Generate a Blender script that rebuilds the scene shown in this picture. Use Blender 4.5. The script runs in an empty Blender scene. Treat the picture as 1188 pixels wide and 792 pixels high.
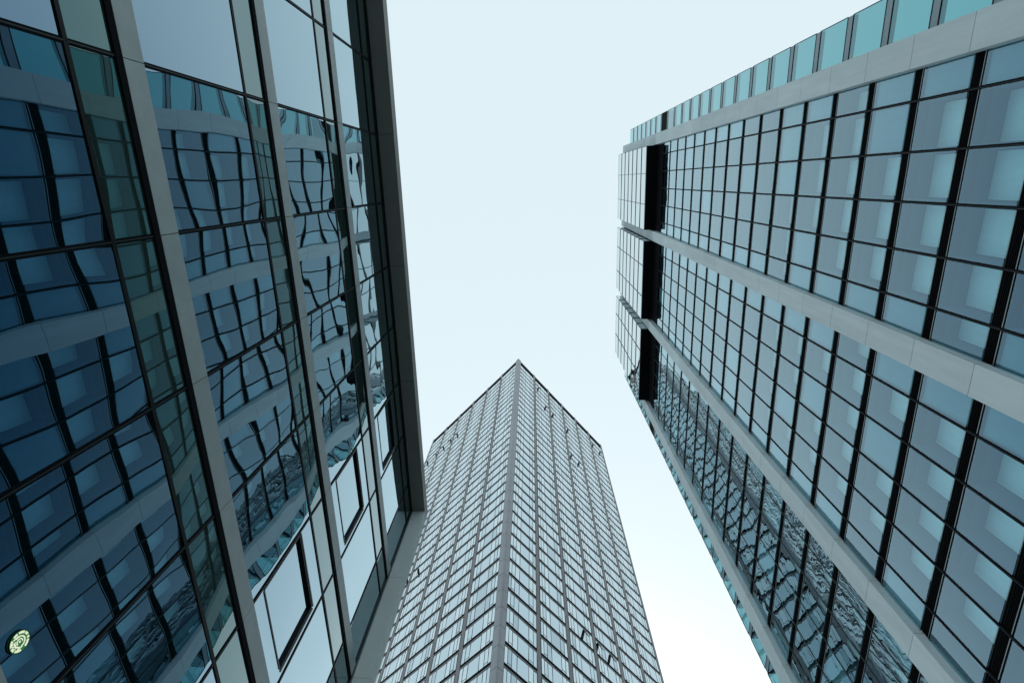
import bpy, math, random
from mathutils import Matrix, Vector
import mathutils
rnd = random.Random(7)
S = bpy.context.scene
C = S.collection
rad = math.radians

# ------------------------------------------------------------------ camera
cam_d = bpy.data.cameras.new("camera")
cam = bpy.data.objects.new("camera", cam_d)
C.objects.link(cam)
S.camera = cam
FPX, TX, TZ = 611.0, 22.13, -185.76          # focal length and zenith offset, in pixels of a 1188 px wide frame
zc = Vector((TX, -TZ, -FPX)).normalized()
dn = Vector((0, -1, 0))
yc = (dn - dn.dot(zc) * zc).normalized()
xc = yc.cross(zc)
CR = Matrix((xc, yc, zc))                    # rows: world axes in camera space
EYE = Vector((0, 0, 1.6))
cam.matrix_world = Matrix.Translation(EYE) @ CR.to_4x4()
cam_d.sensor_width = 36.0
cam_d.lens = FPX / 1188 * 36.0
cam_d.clip_start = 0.05
cam_d.clip_end = 5000

# ------------------------------------------------------------------ sky, sun, exposure
SUN_EL, SUN_AZ = 27.0, 4.0                   # azimuth measured from +Y towards +X
w = bpy.data.worlds.new("World")
S.world = w
w.use_nodes = True
nt = w.node_tree
nt.nodes.clear()
wo = nt.nodes.new('ShaderNodeOutputWorld')
bg = nt.nodes.new('ShaderNodeBackground')
sk = nt.nodes.new('ShaderNodeTexSky')
sk.sky_type = 'NISHITA'
sk.sun_disc = False
sk.sun_elevation = rad(SUN_EL)
sk.sun_rotation = rad(SUN_AZ)
sk.air_density = 1.0
sk.dust_density = 4.0
sk.ozone_density = 1.0
hs = nt.nodes.new('ShaderNodeHueSaturation')
hs.inputs['Saturation'].default_value = 0.30
ov = nt.nodes.new('ShaderNodeMix')           # thin high overcast evens the sky out
ov.data_type = 'RGBA'
ov.inputs['Factor'].default_value = 0.78
ov.inputs['B'].default_value = (8.35, 9.9, 10.5, 1)
nt.links.new(sk.outputs[0], hs.inputs['Color'])
nt.links.new(hs.outputs[0], ov.inputs['A'])
nt.links.new(ov.outputs['Result'], bg.inputs['Color'])
bg.inputs['Strength'].default_value = 0.085
nt.links.new(bg.outputs[0], wo.inputs['Surface'])

sd = bpy.data.lights.new("sun", 'SUN')
sd.energy = 0.9
sd.angle = rad(14)
sd.color = (1.0, 0.97, 0.93)
sun = bpy.data.objects.new("sun", sd)
C.objects.link(sun)
sdir = Vector((math.sin(rad(SUN_AZ)) * math.cos(rad(SUN_EL)), math.cos(rad(SUN_AZ)) * math.cos(rad(SUN_EL)), math.sin(rad(SUN_EL))))
sun.rotation_euler = sdir.to_track_quat('Z', 'Y').to_euler()
sun.location = (0, 0, 260)

S.view_settings.view_transform = 'Standard'
S.view_settings.look = 'None'
S.view_settings.exposure = 0.36
S.view_settings.gamma = 1.0
S.view_settings.use_curve_mapping = False
S.render.engine = 'CYCLES'
S.cycles.max_bounces = 14
S.cycles.glossy_bounces = 6
S.cycles.transparent_max_bounces = 16
S.cycles.transmission_bounces = 6

# ------------------------------------------------------------------ materials
def mat_new(name):
    m = bpy.data.materials.new(name)
    m.use_nodes = True
    m.node_tree.nodes.clear()
    return m, m.node_tree

def N(nt, t, **kw):
    n = nt.nodes.new(t)
    for k, v in kw.items():
        if k in n.inputs:
            n.inputs[k].default_value = v
        else:
            setattr(n, k, v)
    return n

def solid(name, col, rough=0.6, metal=0.0, var=0.12, scale=0.6, spec=0.4, bump=0.0, streak=False, panel=0.06):
    """painted metal / stone with faint cloudy wear"""
    m, t = mat_new(name)
    out = N(t, 'ShaderNodeOutputMaterial')
    p = N(t, 'ShaderNodeBsdfPrincipled', Roughness=rough, Metallic=metal)
    p.inputs['Specular IOR Level'].default_value = spec
    tc = N(t, 'ShaderNodeTexCoord')
    mp = N(t, 'ShaderNodeMapping')
    if streak:
        mp.inputs['Scale'].default_value = (1, 1, 0.12)
    nz = N(t, 'ShaderNodeTexNoise', Scale=scale, Detail=6.0, Roughness=0.65)
    t.links.new(tc.outputs['Object'], mp.inputs['Vector'])
    t.links.new(mp.outputs[0], nz.inputs['Vector'])
    mr = N(t, 'ShaderNodeMapRange')
    mr.inputs['From Min'].default_value = 0.3
    mr.inputs['From Max'].default_value = 0.7
    mr.inputs['To Min'].default_value = 1 - var
    mr.inputs['To Max'].default_value = 1 + var
    t.links.new(nz.outputs['Fac'], mr.inputs['Value'])
    gi = N(t, 'ShaderNodeNewGeometry')
    isl = N(t, 'ShaderNodeMapRange')
    isl.inputs['To Min'].default_value = 1 - panel
    isl.inputs['To Max'].default_value = 1 + panel
    t.links.new(gi.outputs['Random Per Island'], isl.inputs['Value'])
    mm = N(t, 'ShaderNodeMath', operation='MULTIPLY')
    t.links.new(mr.outputs[0], mm.inputs[0])
    t.links.new(isl.outputs[0], mm.inputs[1])
    vm = N(t, 'ShaderNodeVectorMath', operation='SCALE')
    vm.inputs[0].default_value = col
    t.links.new(mm.outputs[0], vm.inputs['Scale'])
    t.links.new(vm.outputs[0], p.inputs['Base Color'])
    if bump:
        b = N(t, 'ShaderNodeBump', Strength=0.4, Distance=bump)
        n2 = N(t, 'ShaderNodeTexNoise', Scale=25.0, Detail=4.0)
        t.links.new(tc.outputs['Object'], n2.inputs['Vector'])
        t.links.new(n2.outputs['Fac'], b.inputs['Height'])
        t.links.new(b.outputs[0], p.inputs['Normal'])
    t.links.new(p.outputs[0], out.inputs['Surface'])
    return m

def glass(name, f0, f90=(1, 1, 1), power=3.0, trans=None, body=None, bump=0.004, bscale=0.8, rough=0.0):
    """coated glass: reflectance grows from f0 to f90 with the angle of incidence; the rest passes
    through (trans) or meets an opaque backing (body)"""
    m, t = mat_new(name)
    out = N(t, 'ShaderNodeOutputMaterial')
    lw = N(t, 'ShaderNodeLayerWeight', Blend=0.5)
    pw = N(t, 'ShaderNodeMath', operation='POWER')
    pw.inputs[1].default_value = power
    mx = N(t, 'ShaderNodeMix', data_type='RGBA')
    mx.inputs['A'].default_value = (*f0, 1)
    mx.inputs['B'].default_value = (*f90, 1)
    t.links.new(lw.outputs['Facing'], pw.inputs[0])
    t.links.new(pw.outputs[0], mx.inputs['Factor'])
    g = N(t, 'ShaderNodeBsdfGlossy', Roughness=rough)
    t.links.new(mx.outputs['Result'], g.inputs['Color'])
    inv = N(t, 'ShaderNodeInvert')
    t.links.new(mx.outputs['Result'], inv.inputs['Color'])
    mu = N(t, 'ShaderNodeMix', data_type='RGBA', blend_type='MULTIPLY')
    mu.inputs['Factor'].default_value = 1.0
    t.links.new(inv.outputs[0], mu.inputs['A'])
    ad = N(t, 'ShaderNodeAddShader')
    if trans:
        mu.inputs['B'].default_value = (*trans, 1)
        b = N(t, 'ShaderNodeBsdfTransparent')
    else:
        mu.inputs['B'].default_value = (*body, 1)
        b = N(t, 'ShaderNodeBsdfDiffuse')
    t.links.new(mu.outputs['Result'], b.inputs['Color'])
    t.links.new(g.outputs[0], ad.inputs[0])
    t.links.new(b.outputs[0], ad.inputs[1])
    if bump:
        ge = N(t, 'ShaderNodeNewGeometry')
        nz = N(t, 'ShaderNodeTexNoise', Scale=bscale, Detail=1.0, Roughness=0.4)
        t.links.new(ge.outputs['Position'], nz.inputs['Vector'])
        bu = N(t, 'ShaderNodeBump', Strength=1.0, Distance=bump)
        t.links.new(nz.outputs['Fac'], bu.inputs['Height'])
        t.links.new(bu.outputs[0], g.inputs['Normal'])
    t.links.new(ad.outputs[0], out.inputs['Surface'])
    return m

M = {}
M['stone'] = solid('pale grey stone cladding', (0.50, 0.585, 0.61), rough=0.75, var=0.09, scale=1.6, streak=True, spec=0.2)
M['stone_low'] = solid('grey metal cladding', (0.34, 0.40, 0.405), rough=0.45, var=0.09, scale=2.5)
M['stone_fin'] = solid('pale grey fin cladding', (0.54, 0.60, 0.60), rough=0.65, var=0.06, scale=1.2, spec=0.25)
M['soffit'] = solid('dark bronze metal soffit', (0.20, 0.205, 0.19), rough=0.5, var=0.08, scale=1.0)
M['black'] = solid('black anodised metal', (0.006, 0.009, 0.011), rough=0.5, var=0.2, scale=2.0, spec=0.12)
M['matt_black'] = solid('matt black louvre metal', (0.006, 0.007, 0.009), rough=0.8, var=0.2, spec=0.05)
M['frame'] = solid('dark teal grey frame metal', (0.018, 0.032, 0.036), rough=0.4, var=0.1, scale=2.0, spec=0.2)
M['trim'] = solid('brushed grey trim metal', (0.22, 0.26, 0.27), rough=0.3, metal=0.6)
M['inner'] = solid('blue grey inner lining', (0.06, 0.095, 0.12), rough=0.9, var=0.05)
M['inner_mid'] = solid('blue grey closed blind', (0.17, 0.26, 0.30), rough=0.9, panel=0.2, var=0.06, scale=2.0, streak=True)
M['slab_edge'] = solid('blue grey slab edge glass', (0.16, 0.23, 0.27), rough=0.4, var=0.06, scale=2.0, spec=0.5)
M['blind'] = solid('pale roller blind fabric', (0.88, 0.92, 0.92), rough=0.9, panel=0.10, var=0.05, scale=3.0, streak=True)
M['body'] = solid('dark building core', (0.05, 0.06, 0.065), rough=0.8)
M['tower_stone'] = solid('warm grey tower cladding', (0.20, 0.20, 0.208), rough=0.55, var=0.07, scale=0.4)
M['tower_corner'] = solid('blue grey tower corner cladding', (0.26, 0.275, 0.30), rough=0.4, metal=0.3, var=0.07, scale=0.3)
M['tower_line'] = solid('thin bronze window bars', (0.02, 0.02, 0.024), rough=0.6, spec=0.15)
M['ground'] = solid('light concrete paving', (0.26, 0.27, 0.27), rough=0.85, var=0.15, scale=0.8, bump=0.01)
M['g_left'] = glass('blue mirror glass', (0.0, 0.062, 0.15), (0.80, 0.97, 1.0), power=1.64, body=(0.0, 0.008, 0.012), bump=0.0019, bscale=0.9)
M['g_green'] = glass('green spandrel glass', (0.03, 0.085, 0.09), (0.8, 0.9, 0.93), power=2.7, body=(0.02, 0.045, 0.042), bump=0.003, bscale=0.8)
M['g_right'] = glass('pale blue facade glass', (0.0, 0.036, 0.078), (0.78, 0.96, 1.0), power=2.05, trans=(0.58, 0.88, 0.95), bump=0.0028, bscale=1.1)
M['g_box'] = glass('pale mirror glass of the upper bays', (0.35, 0.43, 0.46), (0.95, 1, 1), power=2.0, body=(0.03, 0.04, 0.05), bump=0.003)
M['g_wing'] = glass('teal screen glass', (0.05, 0.13, 0.15), (0.8, 0.97, 1.0), power=3.0, trans=(0.09, 0.30, 0.33), bump=0.002)
M['g_tower'] = glass('pale tower glass', (0.48, 0.59, 0.63), (0.97, 1, 1), power=2.2, body=(0.05, 0.06, 0.07), bump=0.0015, bscale=0.4)
M['g_tower_dim'] = glass('slightly bluer tower glass', (0.37, 0.49, 0.55), (0.95, 1, 1), power=2.2, body=(0.05, 0.06, 0.07), bump=0.0015, bscale=0.4)

M['g_tower_dark'] = glass('darker tower glass', (0.24, 0.34, 0.40), (0.95, 1, 1), power=2.2, body=(0.05, 0.06, 0.07), bump=0.0015, bscale=0.4)

# ------------------------------------------------------------------ mesh building
class Place:
    """a building's local frame: x away from the street line through the camera foot, y along the facade"""
    def __init__(self, az, ox, oy):
        self.az = az
        self.o = Vector((ox, oy, 0))
        self.rot = Matrix.Rotation(-az, 4, 'Z')
    def world(self, p):
        return self.rot @ Vector(p)
    def root(self, name, label, cat):
        e = bpy.data.objects.new(name, None)
        e.empty_display_size = 1.0
        C.objects.link(e)
        e.location = self.rot @ self.o
        e.rotation_euler = (0, 0, -self.az)
        e['label'] = label
        e['category'] = cat
        return e

class MB:
    def __init__(self, place):
        self.pl = place
        self.v = []; self.f = []; self.mi = []; self.sm = []; self.mats = []
    def _m(self, m):
        if m not in self.mats:
            self.mats.append(m)
        return self.mats.index(m)
    def box(self, x0, x1, y0, y1, z0, z1, m):
        if x1 < x0: x0, x1 = x1, x0
        if y1 < y0: y0, y1 = y1, y0
        b = len(self.v)
        self.v += [(x, y, z) for x in (x0, x1) for y in (y0, y1) for z in (z0, z1)]
        for q in ((0, 1, 3, 2), (4, 6, 7, 5), (0, 4, 5, 1), (2, 3, 7, 6), (0, 2, 6, 4), (1, 5, 7, 3)):
            self.f.append([b + i for i in q]); self.mi.append(self._m(m)); self.sm.append(False)
        return self
    def tbox(self, p, half, ax, m):
        b = len(self.v)
        for sx in (-1, 1):
            for sy in (-1, 1):
                for sz in (-1, 1):
                    self.v.append(tuple(Vector(p) + ax[0] * half[0] * sx + ax[1] * half[1] * sy + ax[2] * half[2] * sz))
        for q in ((0, 1, 3, 2), (4, 6, 7, 5), (0, 4, 5, 1), (2, 3, 7, 6), (0, 2, 6, 4), (1, 5, 7, 3)):
            self.f.append([b + i for i in q]); self.mi.append(self._m(m)); self.sm.append(False)
        return self
    def pane(self, axis, c, a0, a1, z0, z1, m, amp=0.0, tilt=0.0, n=8, side=-1, dish=False):
        """glass sheet facing side*axis at coordinate c, gently bowed like a real pane"""
        t1 = rnd.uniform(-tilt, tilt); t2 = rnd.uniform(-tilt, tilt)
        A = amp * rnd.uniform(0.35, 1.3) * rnd.choice((1, 1, 1, -1))
        if dish: A = -amp * rnd.uniform(0.75, 1.35)      # sealed units pulled inwards
        ph = rnd.uniform(0, 6.28); q2 = amp * rnd.uniform(-.3, .3)
        b = len(self.v)
        if amp == 0: n = 1
        for j in range(n + 1):
            for i in range(n + 1):
                s = i / n * 2 - 1; t = j / n * 2 - 1
                d = t1 * s * (a1 - a0) / 2 + t2 * t * (z1 - z0) / 2
                if amp:
                    d += A * (1 - s * s) * (1 - t * t) + q2 * math.sin(2.4 * t + ph) * (1 - s * s)
                a = a0 + (a1 - a0) * (s + 1) / 2; z = z0 + (z1 - z0) * (t + 1) / 2
                self.v.append((c + side * d, a, z) if axis == 'x' else (a, c + side * d, z))
        flip = (axis == 'x') == (side < 0)
        for j in range(n):
            for i in range(n):
                q = [b + j * (n + 1) + i, b + j * (n + 1) + i + 1, b + (j + 1) * (n + 1) + i + 1, b + (j + 1) * (n + 1) + i]
                if flip: q.reverse()
                self.f.append(q); self.mi.append(self._m(m)); self.sm.append(True)
        return self
    def build(self, name, parent=None, kind=None):
        o = self.pl.o if self.pl else Vector((0, 0, 0))
        me = bpy.data.meshes.new(name)
        me.from_pydata([(x - o.x, y - o.y, z) for x, y, z in self.v], [], self.f)
        for m in self.mats:
            me.materials.append(M[m])
        me.polygons.foreach_set('material_index', self.mi)
        me.polygons.foreach_set('use_smooth', self.sm)
        me.update()
        ob = bpy.data.objects.new(name, me)
        C.objects.link(ob)
        if parent: ob.parent = parent
        if kind: ob['kind'] = kind
        return ob

def shown(pl, corners):
    """area a quad takes in the picture: picks which repeats become parts of their own"""
    pts = []
    for p in corners:
        c = CR.transposed() @ (pl.world(p) - EYE) if False else CR.inverted() @ (pl.world(p) - EYE)
        if c.z > -0.1: return 0.0
        x = 594 + c.x / -c.z * FPX; y = 396 - c.y / -c.z * FPX
        pts.append((min(max(x, 0), 1188), min(max(y, 0), 792)))
    a = 0
    for i in range(len(pts)):
        x0, y0 = pts[i]; x1, y1 = pts[(i + 1) % len(pts)]
        a += x0 * y1 - x1 * y0
    return abs(a) / 2

EH = 1.6   # eye height: facade heights below were measured from the camera

# ------------------------------------------------------------------ ground
gb = MB(None)
gb.v = [(-1500, -1500, 0), (1500, -1500, 0), (1500, 1500, 0), (-1500, 1500, 0)]
gb.f = [[0, 1, 2, 3]]; gb.mi = [gb._m('ground')]; gb.sm = [False]
gr = gb.build('ground'); gr['kind'] = 'structure'

# ================================================================== low glass building on the left
D = 5.5
LP = Place(rad(0.73), -D, 0)
left = LP.root('office_building', 'low glass office block on the left with grey floor bands, mirroring the slab block opposite', 'building')
LX = -D                         # glass plane, street side is +x
LU0, LU1 = -14.0, 13.87         # along the street
FL = 0.748 * D
VU = [(-0.3125 + 0.4285 * k) * D for k in range(-6, 7)]          # vertical glazing bars
VU = [u for u in VU if u > LU0 + .3 and u < LU1 - .3]
edges = [LU0] + VU + [LU1]
ZT = 3.64 * D + EH              # top of the glass
bands = [(1.401 + 0.748 * k) * D + EH for k in (-2, -1, 0, 1, 2)]
BH = 0.0735 * D

MB(LP).box(LX - 22, LX - .35, LU0, LU1 + .45, 0, ZT + .55, 'body').build('wall', left)
# roof with its overhanging soffit
zs = ZT + .012
rb = MB(LP)
rb.box(LX - 22.1, LX + .59, LU0 - .1, LU1 + .52, zs + .06, zs + .62, 'soffit')
rf = rb.build('roof', left)
jo = [-0.3125 * D + 0.857 * D * k for k in range(-3, 4)]
ed = [LU0] + [u for u in jo if u < LU1 - .5] + [LU1]
for a, b in zip(ed[:-1], ed[1:]):
    MB(LP).box(LX + .02, LX + .61, a + .006, b - .006, zs, zs + .055, 'soffit').build('soffit_panel', rf)
# side fin closing the far end
fe = [0] + [b + .0 for b in bands] + [zs - .004]
for a, b in zip(fe[:-1], fe[1:]):
    MB(LP).box(LX - .3, LX + .607, LU1 + .014, LU1 + .5, a + .006, b - .006, 'stone_fin').build('fin_panel', left)
MB(LP).box(LX - .3, LX + .585, LU1 + .04, LU1 + .46, 0.0, zs - .01, 'black').build('fin_core', left)
MB(LP).box(LX - .02, LX + .05, LU1 - .055, LU1 + .01, 0, ZT, 'frame').box(LX + .05, LX + .075, LU1 - .02, LU1 + .01, 0, ZT, 'trim').build('end_trim', left)

def casement(a, b, w0, w1, z0, z1):
    """a bay whose glass holds a recessed opening light"""
    u0, u1 = a + .09, 1.79 * D
    g = MB(LP)
    g.pane('x', LX, a + .035, b - .035, w0, z0, 'g_left', amp=.002, tilt=.001, side=1)
    g.pane('x', LX, a + .035, b - .035, z1, w1, 'g_left', amp=.002, tilt=.001, side=1)
    g.pane('x', LX, u1, b - .035, z0, z1, 'g_left', amp=.001, tilt=.001, side=1)
    wo_ = g.build('window', left)
    f = MB(LP)
    t = .03
    x0, x1 = LX - .06, LX + .012
    f.box(x0, x1, u0 - .05, u0, z0, z1, 'frame')
    f.box(x0, x1, u1 - t, u1 + t, z0, z1, 'black')
    f.box(x0, x1, u0, u1 - t, z0 - .03, z0 + .012, 'frame')
    f.box(x0, x1, u0, u1 - t, z1 - t, z1 + t, 'black')
    f.box(x1 - .01, x1 + .008, u0 - .03, u1 + .03, z1 + t + .02, z1 + t + .05, 'trim')
    f.box(x1 - .01, x1 + .008, u1 + t + .02, u1 + t + .05, z0, z1 + t, 'trim')
    fo = f.build('casement_frame', wo_)
    MB(LP).pane('x', LX - .05, u0, u1 - t, z0 + .012, z1 - t, 'g_left', amp=.002, tilt=.003, side=1).build('casement_pane', wo_)

for k, zb in enumerate(bands):
    # grey floor band in panels, and the dark slot below it
    bd = MB(LP)
    for a, b in zip(edges[:-1], edges[1:]):
        bd.box(LX - .03, LX + .035, a + .006, b - .006, zb, zb + BH, 'stone_low')
    bo = bd.build('floor_band', left)
    MB(LP).box(LX - .2, LX + .03, LU0, LU1, zb - .125, zb - .003, 'matt_black').build('shadow_gap', bo)
    nxt = bands[k + 1] if k + 1 < len(bands) else None
    z_bar = (zb - 0.163 * D)
    bar = MB(LP)
    bar.box(LX - .05, LX + .018, LU0, LU1 - .06, z_bar - .035, z_bar + .035, 'black')
    bar.build('glazing_bar', left)
    bot = bands[k - 1] + BH if k else 0.05
    for j, (a, b) in enumerate(zip(edges[:-1], edges[1:])):
        MB(LP).pane('x', LX, a + .035, b - .035, z_bar + .035, zb - .127, 'g_green', amp=.002, tilt=.002, side=1).build('spandrel_pane', left)
        cas = k in (1 + 2, 2 + 2) and abs(a - 1.4015 * D) < .1
        w0, w1 = bot + .004, z_bar - .035
        if not cas:
            MB(LP).pane('x', LX, a + .035, b - .035, w0, w1, 'g_left', amp=.0060, tilt=.0036, n=16, side=1, dish=True).build('window', left)
        else:
            casement(a, b, w0, w1, (1.556 + .748 * (k - 3)) * D + EH, (1.868 + .748 * (k - 3)) * D + EH)
# top storey
zb = bands[-1]; z_bar = ZT - .30 * 1.0
zb2 = (3.475) * D + EH
bar = MB(LP)
bar.box(LX - .05, LX + .03, LU0, LU1 - .06, zb2 - .03, zb2 + .03, 'black')
bar.box(LX - .05, LX + .05, LU0, LU1 - .06, ZT - .06, ZT + .01, 'black')
bar.build('glazing_bar', left)
for a, b in zip(edges[:-1], edges[1:]):
    MB(LP).pane('x', LX, a + .035, b - .035, zb2 + .03, ZT - .06, 'g_green', amp=.002, tilt=.002, side=1).build('spandrel_pane', left)
    if abs(a - 1.4015 * D) < .1:
        casement(a, b, zb + BH + .004, zb2 - .03, (1.556 + 1.496) * D + EH, (1.868 + 1.496) * D + EH)
    else:
        MB(LP).pane('x', LX, a + .035, b - .035, zb + BH + .004, zb2 - .03, 'g_left', amp=.0060, tilt=.0036, n=16, side=1, dish=True).build('window', left)
for u in VU:
    m = MB(LP)
    for k in range(len(bands) + 1):
        z0 = 0 if k == 0 else bands[k - 1] + BH
        z1 = ZT - .06 if k == len(bands) else bands[k] - .004
        m.box(LX - .05, LX + .014, u - .036, u + .036, z0, z1, 'matt_black')
        m.box(LX + .014, LX + .018, u - .008, u + .008, z0, z1, 'frame')
    m.build('mullion', left)
# ================================================================== tall slab block on the right
DR = 19.25
RG = 19.70                     # glass plane; the piers stand proud of it
RP = Place(rad(1.66), DR, 0)
right = RP.root('high_rise_building', 'tall glass slab block on the right with pale stone piers and projecting upper bays', 'building')
piers = [(-6.22, -4.63), (8.44, 9.95), (23.30, 24.87), (38.22, 39.98)]
ZP = 117.0 + EH
Z0B = 26.60 + EH - 3.80 * 6   # top of the lowest dark bar
bar_top = [Z0B + 3.80 * k for k in range(0, 22)]
BT = 0.74
ZBOX = 83.5 + EH
ZBAY = 87.3 + EH
bar_top = [z for z in bar_top if z < ZBOX + 8]
MB(RP).box(RG + 1.55, 44, -6.1, 39.85, 0, ZP - .4, 'body').build('wall', right)
MB(RP).box(RG + .3, 44.2, -6.15, 39.9, ZP - .38, ZP - .1, 'stone').build('roof', right)
for y0, y1 in piers:
    p = MB(RP)
    z = 22.55 + EH - 3.79 * 6
    lo = 0
    while z < ZP:
        p.box(DR, RG + .4, y0, y1, lo + .012, min(z, ZP) - .012, 'stone')
        lo = z; z += 3.79
    p.box(DR, RG + .4, y0, y1, lo + .012, ZP, 'stone')
    po = p.build('pier', right)
    MB(RP).box(DR + .04, RG + .38, y0 + .04, y1 - .04, 0, ZP - .05, 'matt_black').build('pier_core', po)
MU = [1.023 * DR * (-.159 + .1258 * k) for k in range(0, 17)]
bays = [(piers[i][1], piers[i + 1][0]) for i in range(3)]
for bi, (y0, y1) in enumerate(bays):
    inside = [u for u in MU if y0 + .5 < u < y1 - .5]
    for u in inside:
        m = MB(RP)
        hw = .038 if bi == 2 else .07
        m.box(RG - .025, RG + .18, u - hw, u + hw, 0.1, ZBOX - .05, 'matt_black' if bi < 2 else 'frame')
        m.box(RG - .032, RG - .025, u + .01, u + .03, 0.1, ZBOX - .05, 'frame')
        m.build('mullion', right)
cells = []
for bi, (y0, y1) in enumerate(bays):
    inside = [u for u in MU if y0 + .5 < u < y1 - .5]
    es = [y0] + inside + [y1]
    for zt in bar_top:
        if zt > ZBOX: continue
        b = MB(RP)
        b.box(RG + .10, RG + .55, y0, y1, zt - BT, zt, 'matt_black')
        for q in range(7):
            zz = zt - BT + .05 + q * .085
            b.box(RG + .06, RG + .10, y0, y1, zz, zz + .03, 'matt_black')
        b.box(RG + .03, RG + .10, y0, y1, zt - BT + .005, zt - BT + .045, 'frame')
        b.box(RG + .045, RG + .10, y0, y1, zt - .035, zt - .003, 'frame')
        b.box(RG + .02, RG + .06, y0, y1, zt - BT + .12, zt - BT + .155, 'trim')
        b.build('spandrel_bar', right)
        z0, z1 = zt + .005, min(zt + 3.80 - BT - .005, ZBOX - .01)
        if z1 - z0 < .6: continue
        for a, c in zip(es[:-1], es[1:]):
            cells.append((shown(RP, [(RG, a, z0), (RG, c, z0), (RG, c, z1), (RG, a, z1)]), a, c, z0, z1))
cells.sort(key=lambda t: -t[0])
rest_p = MB(RP); rest_b = MB(RP); lining = MB(RP)
DEEP = 1.28
for i, (ar, a, c, z0, z1) in enumerate(cells):
    narrow = (c - a) < 2.0
    shut = rnd.random() < (0.75 if narrow else 0.10)
    aa, cc = a + (.05 if a in MU else 0.0), c - (.05 if c in MU else 0.0)
    # lining of the deep window recess: ceiling, cheeks, sill
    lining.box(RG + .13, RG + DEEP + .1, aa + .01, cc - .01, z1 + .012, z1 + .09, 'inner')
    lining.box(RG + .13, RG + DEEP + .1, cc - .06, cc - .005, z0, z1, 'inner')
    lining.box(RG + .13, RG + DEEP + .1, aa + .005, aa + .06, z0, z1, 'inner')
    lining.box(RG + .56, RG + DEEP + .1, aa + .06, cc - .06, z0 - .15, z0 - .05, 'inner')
    xb = RG + (.16 if shut else DEEP)
    mt = 'blind' if not shut else 'inner'
    def blind_box(m):
        if shut:
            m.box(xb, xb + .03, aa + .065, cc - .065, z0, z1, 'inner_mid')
        else:
            mg = .07
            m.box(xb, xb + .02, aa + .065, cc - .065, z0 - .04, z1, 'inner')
            m.box(xb - .04, xb - .004, aa + .065 + mg, cc - .065 - mg, z0, z1 - .05, 'blind')
        return m
    if i < 96:
        o = MB(RP).pane('x', RG, aa, cc, z0, z1, 'g_right', amp=.0035, tilt=.002, n=10).build('window', right)
        blind_box(MB(RP)).build('blind', o)
    else:
        rest_p.pane('x', RG, aa, cc, z0, z1, 'g_right', amp=.0035, tilt=.002, n=8)
        blind_box(rest_b)
rest_p.build('window', right, 'stuff')
rest_b.build('blind', right, 'stuff')
lining.build('window_lining', right)

# projecting upper bays
XB = 18.07
ZBT = 114.7 + EH
for (y0, y1), ms in (((-4.48, 8.26), (-.45, 4.27)), ((10.09, 23.1), (14.1, 19.2)), ((24.95, 37.95), (28.8, 33.5))):
    lv = MB(RP)
    q = ZBOX
    while q < ZBAY - .05:
        lv.box(RG + .02, RG + .12, y0 + .05, y1 - .05, q + .02, q + .14, 'matt_black')
        q += .19
    lv.box(RG + .14, RG + 1.5, y0 + .02, y1 - .02, ZBOX, ZBAY - .005, 'matt_black')
    lv.build('louvre_storey', right)
    core = MB(RP)
    core.box(XB + .06, RG + 1.5, y0 + .06, y1 - .06, ZBAY + .02, ZBT - .05, 'body')
    co = core.build('upper_bay', right)
    MB(RP).box(XB, RG + 1.5, y0, y1, ZBAY, ZBAY + .018, 'matt_black').box(XB + .3, RG - .3, y0 + 3.9, y0 + 3.96, ZBAY - .02, ZBAY - .001, 'black').build('soffit', co)
    MB(RP).box(XB - .01, RG + 1.5, y0 - .01, y1 + .01, ZBT - .05, ZBT + .1, 'frame').build('coping', co)
    nfl = 7; h = (ZBT - .05 - ZBAY) / nfl
    fr = MB(RP)
    cols = [y0] + list(ms) + [y1]
    for k in range(nfl):
        z = ZBAY + .02 + k * h
        fr.box(XB - .04, XB + .055, y0 - .04, y1, z, z + .42, 'frame')
        fr.box(XB + .055, RG + .1, y0 - .04, y0 + .055, z, z + .42, 'frame')
        for a, c in zip(cols[:-1], cols[1:]):
            MB(RP).pane('x', XB, a + .04, c - .04, z + .43, z + h - .01, 'g_box', amp=.006, tilt=.003).build('pane', co)
        MB(RP).pane('y', y0, XB + .06, RG, z + .43, z + h - .01, 'g_box', amp=.004, tilt=.003).build('pane', co)
    for u in ms:
        fr.box(XB - .07, XB + .03, u - .04, u + .04, ZBAY + .03, ZBT - .06, 'frame')
    fr.build('bay_frame', co)

# glass screens that run on past both ends
bar_wing = [Z0B + 3.80 * k for k in range(0, 29)]
bar_wing = [z for z in bar_wing if z < ZBT - 2]
for side, (y0, y1) in ((-1, (-8.98, -6.235)), (1, (39.995, 43.2))):
    xg = 20.05
    for zt in bar_wing:
        z = zt - .60
        dark = zt > ZBOX and zt < ZBAY - .5
        top = zt + 3.80 - .62
        f = MB(RP)
        if dark:
            f.box(xg - .03, xg + 1.3, y0, y1, zt + .02, zt + 3.19, 'matt_black').build('screen_louvre', right)
            f = MB(RP); so = right
        else:
            so = MB(RP).pane('x', xg, y0, y1, zt + .02, top, 'g_wing', amp=.003, tilt=.001).build('screen_pane', right)
        f.box(xg - .03, xg + .05, y0, y1, zt - .03, zt + .02, 'black')
        f.box(xg - .03, xg + .05, y0, y1, z - .02, z + .03, 'black')
        dp = .30 if side < 0 else 1.5
        f.box(xg - .01, xg + dp, y0 + .01, y1 - .02, z + .032, zt - .032, 'slab_edge')
        ye = y0 if side < 0 else y1
        f.box(xg - .03, xg + .03, ye - .02, ye + .02, zt + .02, top, 'frame')
        f.build('screen_frame', so)

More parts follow.
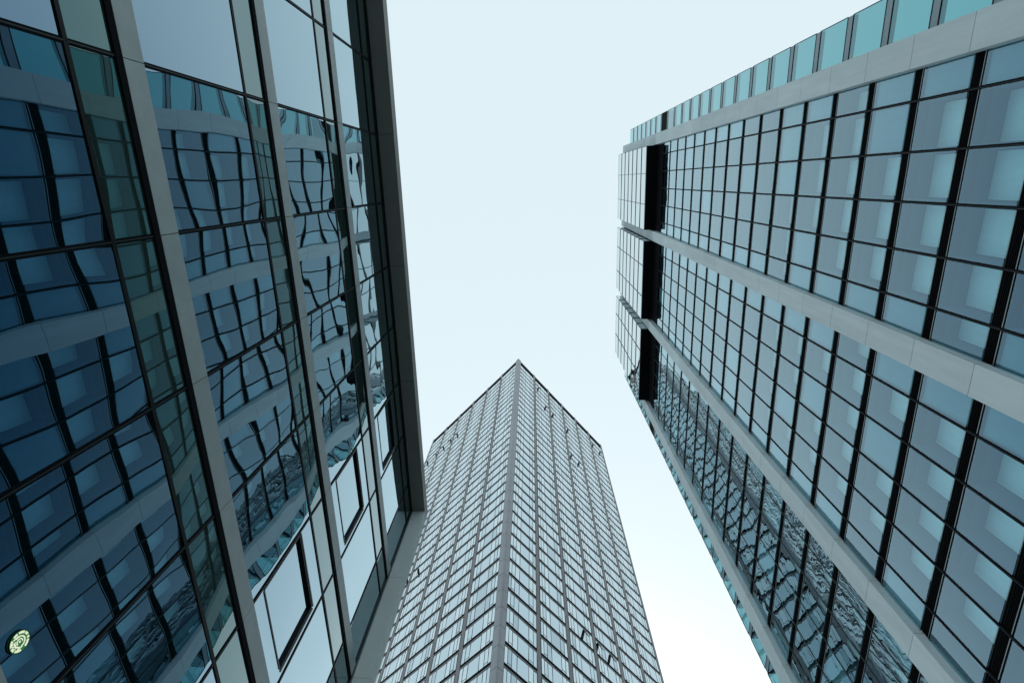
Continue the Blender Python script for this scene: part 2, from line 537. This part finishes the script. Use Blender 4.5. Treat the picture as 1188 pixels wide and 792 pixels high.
# ================================================================== tower in the middle
TD = 68.0
tc = Vector((TD * math.sin(rad(-4.23)), TD * math.cos(rad(-4.23)), 0))
AZ1, AZ2 = rad(-44.955), rad(42.0)
TW = 51.2
TH = 198.9 + EH
e = bpy.data.objects.new('skyscraper', None)
C.objects.link(e)
e.location = tc
e['label'] = 'tall square skyscraper in the middle, seen corner on, with grey piers and pale windows'
e['category'] = 'skyscraper'
tower = e

class Face:
    """one tower face: x outward (negative is outwards), y along the face from the near corner"""
    def __init__(self, az, sgn):
        self.o = Vector((0, 0, 0))
        u = Vector((math.sin(az), math.cos(az), 0))
        n = Vector((math.cos(az), -math.sin(az), 0)) * sgn       # outward, towards the camera
        self.M = Matrix((( n.x, u.x, 0), (n.y, u.y, 0), (0, 0, 1)))
        self.flip = self.M.determinant() < 0
    def world(self, p):
        return tc + self.M @ Vector(p)

def face_build(mb, face, name, parent, kind=None):
    mb.v = [tuple(face.M @ Vector(p)) for p in mb.v]
    if face.flip:
        mb.f = [list(reversed(q)) for q in mb.f]
    mb.pl = None
    return mb.build(name, parent, kind)

F1 = Face(AZ1, -1 if math.cos(AZ1) * -tc.x + -math.sin(AZ1) * -tc.y < 0 else 1)
F2 = Face(AZ2, -1 if math.cos(AZ2) * -tc.x + -math.sin(AZ2) * -tc.y < 0 else 1)
# core: a parallelogram just inside both faces
cb = MB(None)
u1 = F1.M @ Vector((0, 1, 0)); u2 = F2.M @ Vector((0, 1, 0))
base = (u1 + u2).normalized() * .95
pts = [base, base + u2 * (TW - 1.1), base + u1 * (TW - 1.1) + u2 * (TW - 1.1), base + u1 * (TW - 1.1)]
cb.v = [tuple(p + Vector((0, 0, z))) for z in (0, TH - 1.2) for p in pts]
cb.f = [[0, 3, 2, 1], [4, 5, 6, 7], [0, 1, 5, 4], [1, 2, 6, 5], [2, 3, 7, 6], [3, 0, 4, 7]]
cb.mi = [cb._m('matt_black')] * 6; cb.sm = [False] * 6
cb.build('wall', tower)

FH = 3.83
ZW = 68.83 + EH - FH * 17
rows = [ZW + FH * k for k in range(0, 52) if ZW + FH * k + 3.3 < TH - 1.6]
winlist = []
for face, tag in ((F1, 1), (F2, 2)):
    for k in range(7):
        if k == 0: y0, y1 = 0.0, 1.2
        elif k == 6: y0, y1 = TW - .85, TW
        else: y0, y1 = 8.95 + 8.33 * (k - 1), 9.85 + 8.33 * (k - 1)
        p = MB(None)
        z = 0.0
        if k == 0: continue
        p.box(-.35, .07, y0, y1, 0, TH + .3, 'tower_stone')
        face_build(p, face, 'pier', tower)
    for r in rows:
        sb = MB(None)
        sb.box(-.3, .02, 1.2, TW - .85, r - .42, r - .17, 'tower_stone')
        face_build(sb, face, 'spandrel_band', tower)
        for k in range(6):
            y0 = 1.2 if k == 0 else 9.85 + 8.33 * (k - 1)
            y1 = 8.95 + 8.33 * k if k < 5 else TW - .85
            winlist.append((shown(face, [(0, y0, r), (0, y1, r), (0, y1, r + 3.1), (0, y0, r + 3.1)]), face, y0, y1, r))
    sp = MB(None)
    sp.box(-.5, -.2, 1.2, TW - .85, rows[-1] + 3.4, TH - .3, 'matt_black')
    sp.box(-.5, .0, 1.2, TW - .85, TH - .3, TH - .1, 'tower_stone')
    face_build(sp, face, 'parapet', tower)
# rounded corner pier with panel joints
cp = MB(None)
z = 0.0
while z < TH:
    z2 = min(z + FH, TH + .5)
    a1 = F1.M @ Vector((.14, 1.25, 0)); a0 = F1.M @ Vector((-.3, 1.25, 0)); a2 = F1.M @ Vector((.14, .28, 0))
    b1 = F2.M @ Vector((.14, 1.25, 0)); b0 = F2.M @ Vector((-.3, 1.25, 0)); b2 = F2.M @ Vector((.14, .28, 0))
    mid = (a2 + b2) / 2 + (u1 + u2).normalized() * -.22
    ring = [a0, a1, a2, mid, b2, b1, b0]
    b = len(cp.v)
    for zz in (z + .035, z2 - .035):
        cp.v += [tuple(p + Vector((0, 0, zz))) for p in ring]
    n = len(ring)
    for i in range(n - 1):
        cp.f.append([b + i, b + i + 1, b + n + i + 1, b + n + i]); cp.mi.append(cp._m('tower_corner')); cp.sm.append(False)
    cp.f.append([b + i for i in range(n)]); cp.mi.append(0); cp.sm.append(False)
    cp.f.append([b + n + i for i in reversed(range(n))]); cp.mi.append(0); cp.sm.append(False)
    z = z2
cp.build('corner_pier', tower)

def tower_window(mb, y0, y1, r):
    W = y1 - y0; H = 3.32
    x = 0.0
    s = W / 7.7
    # black reveal along the sill and the side nearest the corner
    mb.box(-.28, .012, y0, y1, r - .168, r + .42, 'matt_black')
    mb.box(-.28, .012, y0, y1, r + H, r + H + .085, 'tower_line')
    mb.box(-.28, .015, y0, y0 + .24, r + .42, r + H, 'matt_black')
    mb.box(-.28, .01, y1 - .06, y1, r + .14, r + H, 'tower_line')
    cuts = [y0 + .24, y0 + .95 * s, y0 + 1.85 * s, y0 + 3.05 * s, y0 + 5.70 * s, y0 + 6.8 * s, y1 - .06]
    for i in range(6):
        dim = i == 3
        t1 = rnd.uniform(-.004, .004)
        mb.pane('x', x, cuts[i] + .03, cuts[i + 1] - .03, r + .42, r + H, 'g_tower_dark' if rnd.random() < .08 else 'g_tower_dim' if dim or rnd.random() < .3 else 'g_tower', tilt=.010, side=1)
        if i < 5:
            mb.box(x - .05, x + .018, cuts[i + 1] - .05, cuts[i + 1] + .05, r + .42, r + H, 'tower_line')
    for i in (1, 4):
        mb.box(x - .05, x + .014, cuts[i] + .03, cuts[i + 1] - .03, r + .74, r + .84, 'tower_line')

winlist.sort(key=lambda t: -t[0])
for tg, fc in ((1, F1), (2, F2)):
    pass
rest = {id(F1): MB(None), id(F2): MB(None)}
for i, (ar, face, y0, y1, r) in enumerate(winlist):
    if i < 98:
        mb = MB(None)
        tower_window(mb, y0, y1, r)
        face_build(mb, face, 'window', tower)
    else:
        tower_window(rest[id(face)], y0, y1, r)
for face in (F1, F2):
    face_build(rest[id(face)], face, 'window', tower, 'stuff')

# sashes standing open
def sash(face, y, zc_):
    r = max(q for q in rows if q <= zc_ + EH)
    ax = (Vector((math.cos(.55), 0, math.sin(.55))), Vector((0, 1, 0)), Vector((-math.sin(.55), 0, math.cos(.55))))
    mb = MB(None)
    L = 2.1
    top = Vector((.05, y, r + 3.1))
    c = top + Vector((math.sin(.42), 0, -math.cos(.42))) * L / 2
    ax = (Vector((math.cos(.42), 0, math.sin(.42))), Vector((0, 1, 0)), Vector((math.sin(.42), 0, -math.cos(.42))))
    mb.tbox(c, (.04, .34, L / 2), ax, 'black')
    o = face_build(mb, face, 'open_sash', tower)
    mb = MB(None)
    mb.tbox(c + ax[0] * .056, (.004, .27, L / 2 - .08), ax, 'g_tower')
    face_build(mb, face, 'sash_glass', o)
for y, z in ((23.1, 80.4), (27.4, 80.4), (31.2, 80.4), (11.9, 190.5), (15.7, 178.8), (19.8, 178.9), (28.1, 178.9), (28.0, 160), (31.9, 159.9), (44.5, 190.5), (48.9, 190.5)):
    sash(F2, y, z)
for y, z in ((32.5, 178.8), (36.1, 178.8), (40.2, 178.8), (44.4, 178.8), (49.4, 178.8), (32.1, 107.0), (36.3, 107.0)):
    sash(F1, y, z)

# ================================================================== small round lit sign on the left glass
def sign():
    u, z = .8265 * D, .771 * D + EH
    pl = Place(rad(.73), LX + .012, u)
    root = pl.root('round_sign', 'small round green and white lit sign on the dark glass at the bottom left', 'sign')
    root.location.z = z
    def disc(name, r0, r1, a0, a1, x0, x1, mat, parent, seg=48):
        mb = MB(None)
        n = max(3, int(seg * abs(a1 - a0) / (2 * math.pi)))
        V = []; F = []
        for i in range(n + 1):
            a = a0 + (a1 - a0) * i / n
            for (rr, xx) in ((r0, x0), (r1, x0), (r1, x1), (r0, x1)):
                V.append((xx, rr * math.cos(a), rr * math.sin(a)))
        for i in range(n):
            for k in range(4):
                F.append([i * 4 + k, i * 4 + (k + 1) % 4, i * 4 + 4 + (k + 1) % 4, i * 4 + 4 + k])
        if abs(a1 - a0) < 6.28:
            F.append([0, 1, 2, 3]); F.append([n * 4 + 3, n * 4 + 2, n * 4 + 1, n * 4])
        mb.v = V; mb.f = F; mb.mi = [mb._m(mat)] * len(F); mb.sm = [False] * len(F)
        return mb
    def emis(name, col, st):
        m, t = mat_new(name)
        out = N(t, 'ShaderNodeOutputMaterial')
        em = N(t, 'ShaderNodeEmission', Color=(*col, 1), Strength=st)
        t.links.new(em.outputs[0], out.inputs['Surface'])
        M[name] = m
    emis('lit cream acrylic', (.80, .90, .66), .72)
    emis('lit green acrylic', (.03, .16, .05), .8)
    R = .112
    disc('b', 0.0, R, 0, 2 * math.pi, 0, .004, 'lit green acrylic', None).build('sign_face', root)
    disc('b', R, R + .005, 0, 2 * math.pi, -.0115, .006, 'black', None).build('rim', root)
    ring = MB(None)
    first = True
    segs = ((20, 62), (70, 84), (96, 118), (126, 168), (178, 204), (222, 262), (272, 296), (306, 350))
    allm = None
    for a0, a1 in segs:
        d = disc('b', R * .72, R * .93, rad(a0), rad(a1), 0.004, .006, 'lit cream acrylic', None)
        if allm is None: allm = d
        else:
            o = len(allm.v); allm.v += d.v; allm.f += [[i + o for i in q] for q in d.f]; allm.mi += d.mi; allm.sm += d.sm
    allm.build('ring_marks', root)
    allm = None
    for (r0, r1, a0, a1) in ((.44, .56, 0, 205), (.44, .56, 235, 340), (.22, .32, 60, 300), (.0, .10, 0, 359.9)):
        d = disc('b', R * r0, R * r1, rad(a0), rad(a1), 0.004, .0063, 'lit cream acrylic', None)
        if allm is None: allm = d
        else:
            o = len(allm.v); allm.v += d.v; allm.f += [[i + o for i in q] for q in d.f]; allm.mi += d.mi; allm.sm += d.sm
    for y0, y1, z0, z1 in ((-.30, -.22, -.75, -.3), (-.06, .06, -.75, -.35), (.22, .30, -.75, -.3), (-.62, -.5, -.45, .1), (.5, .62, -.45, .1)):
        allm.box(.004, .0066, y0 * R, y1 * R, z0 * R, z1 * R, 'lit cream acrylic')
    allm.build('emblem', root)
sign()
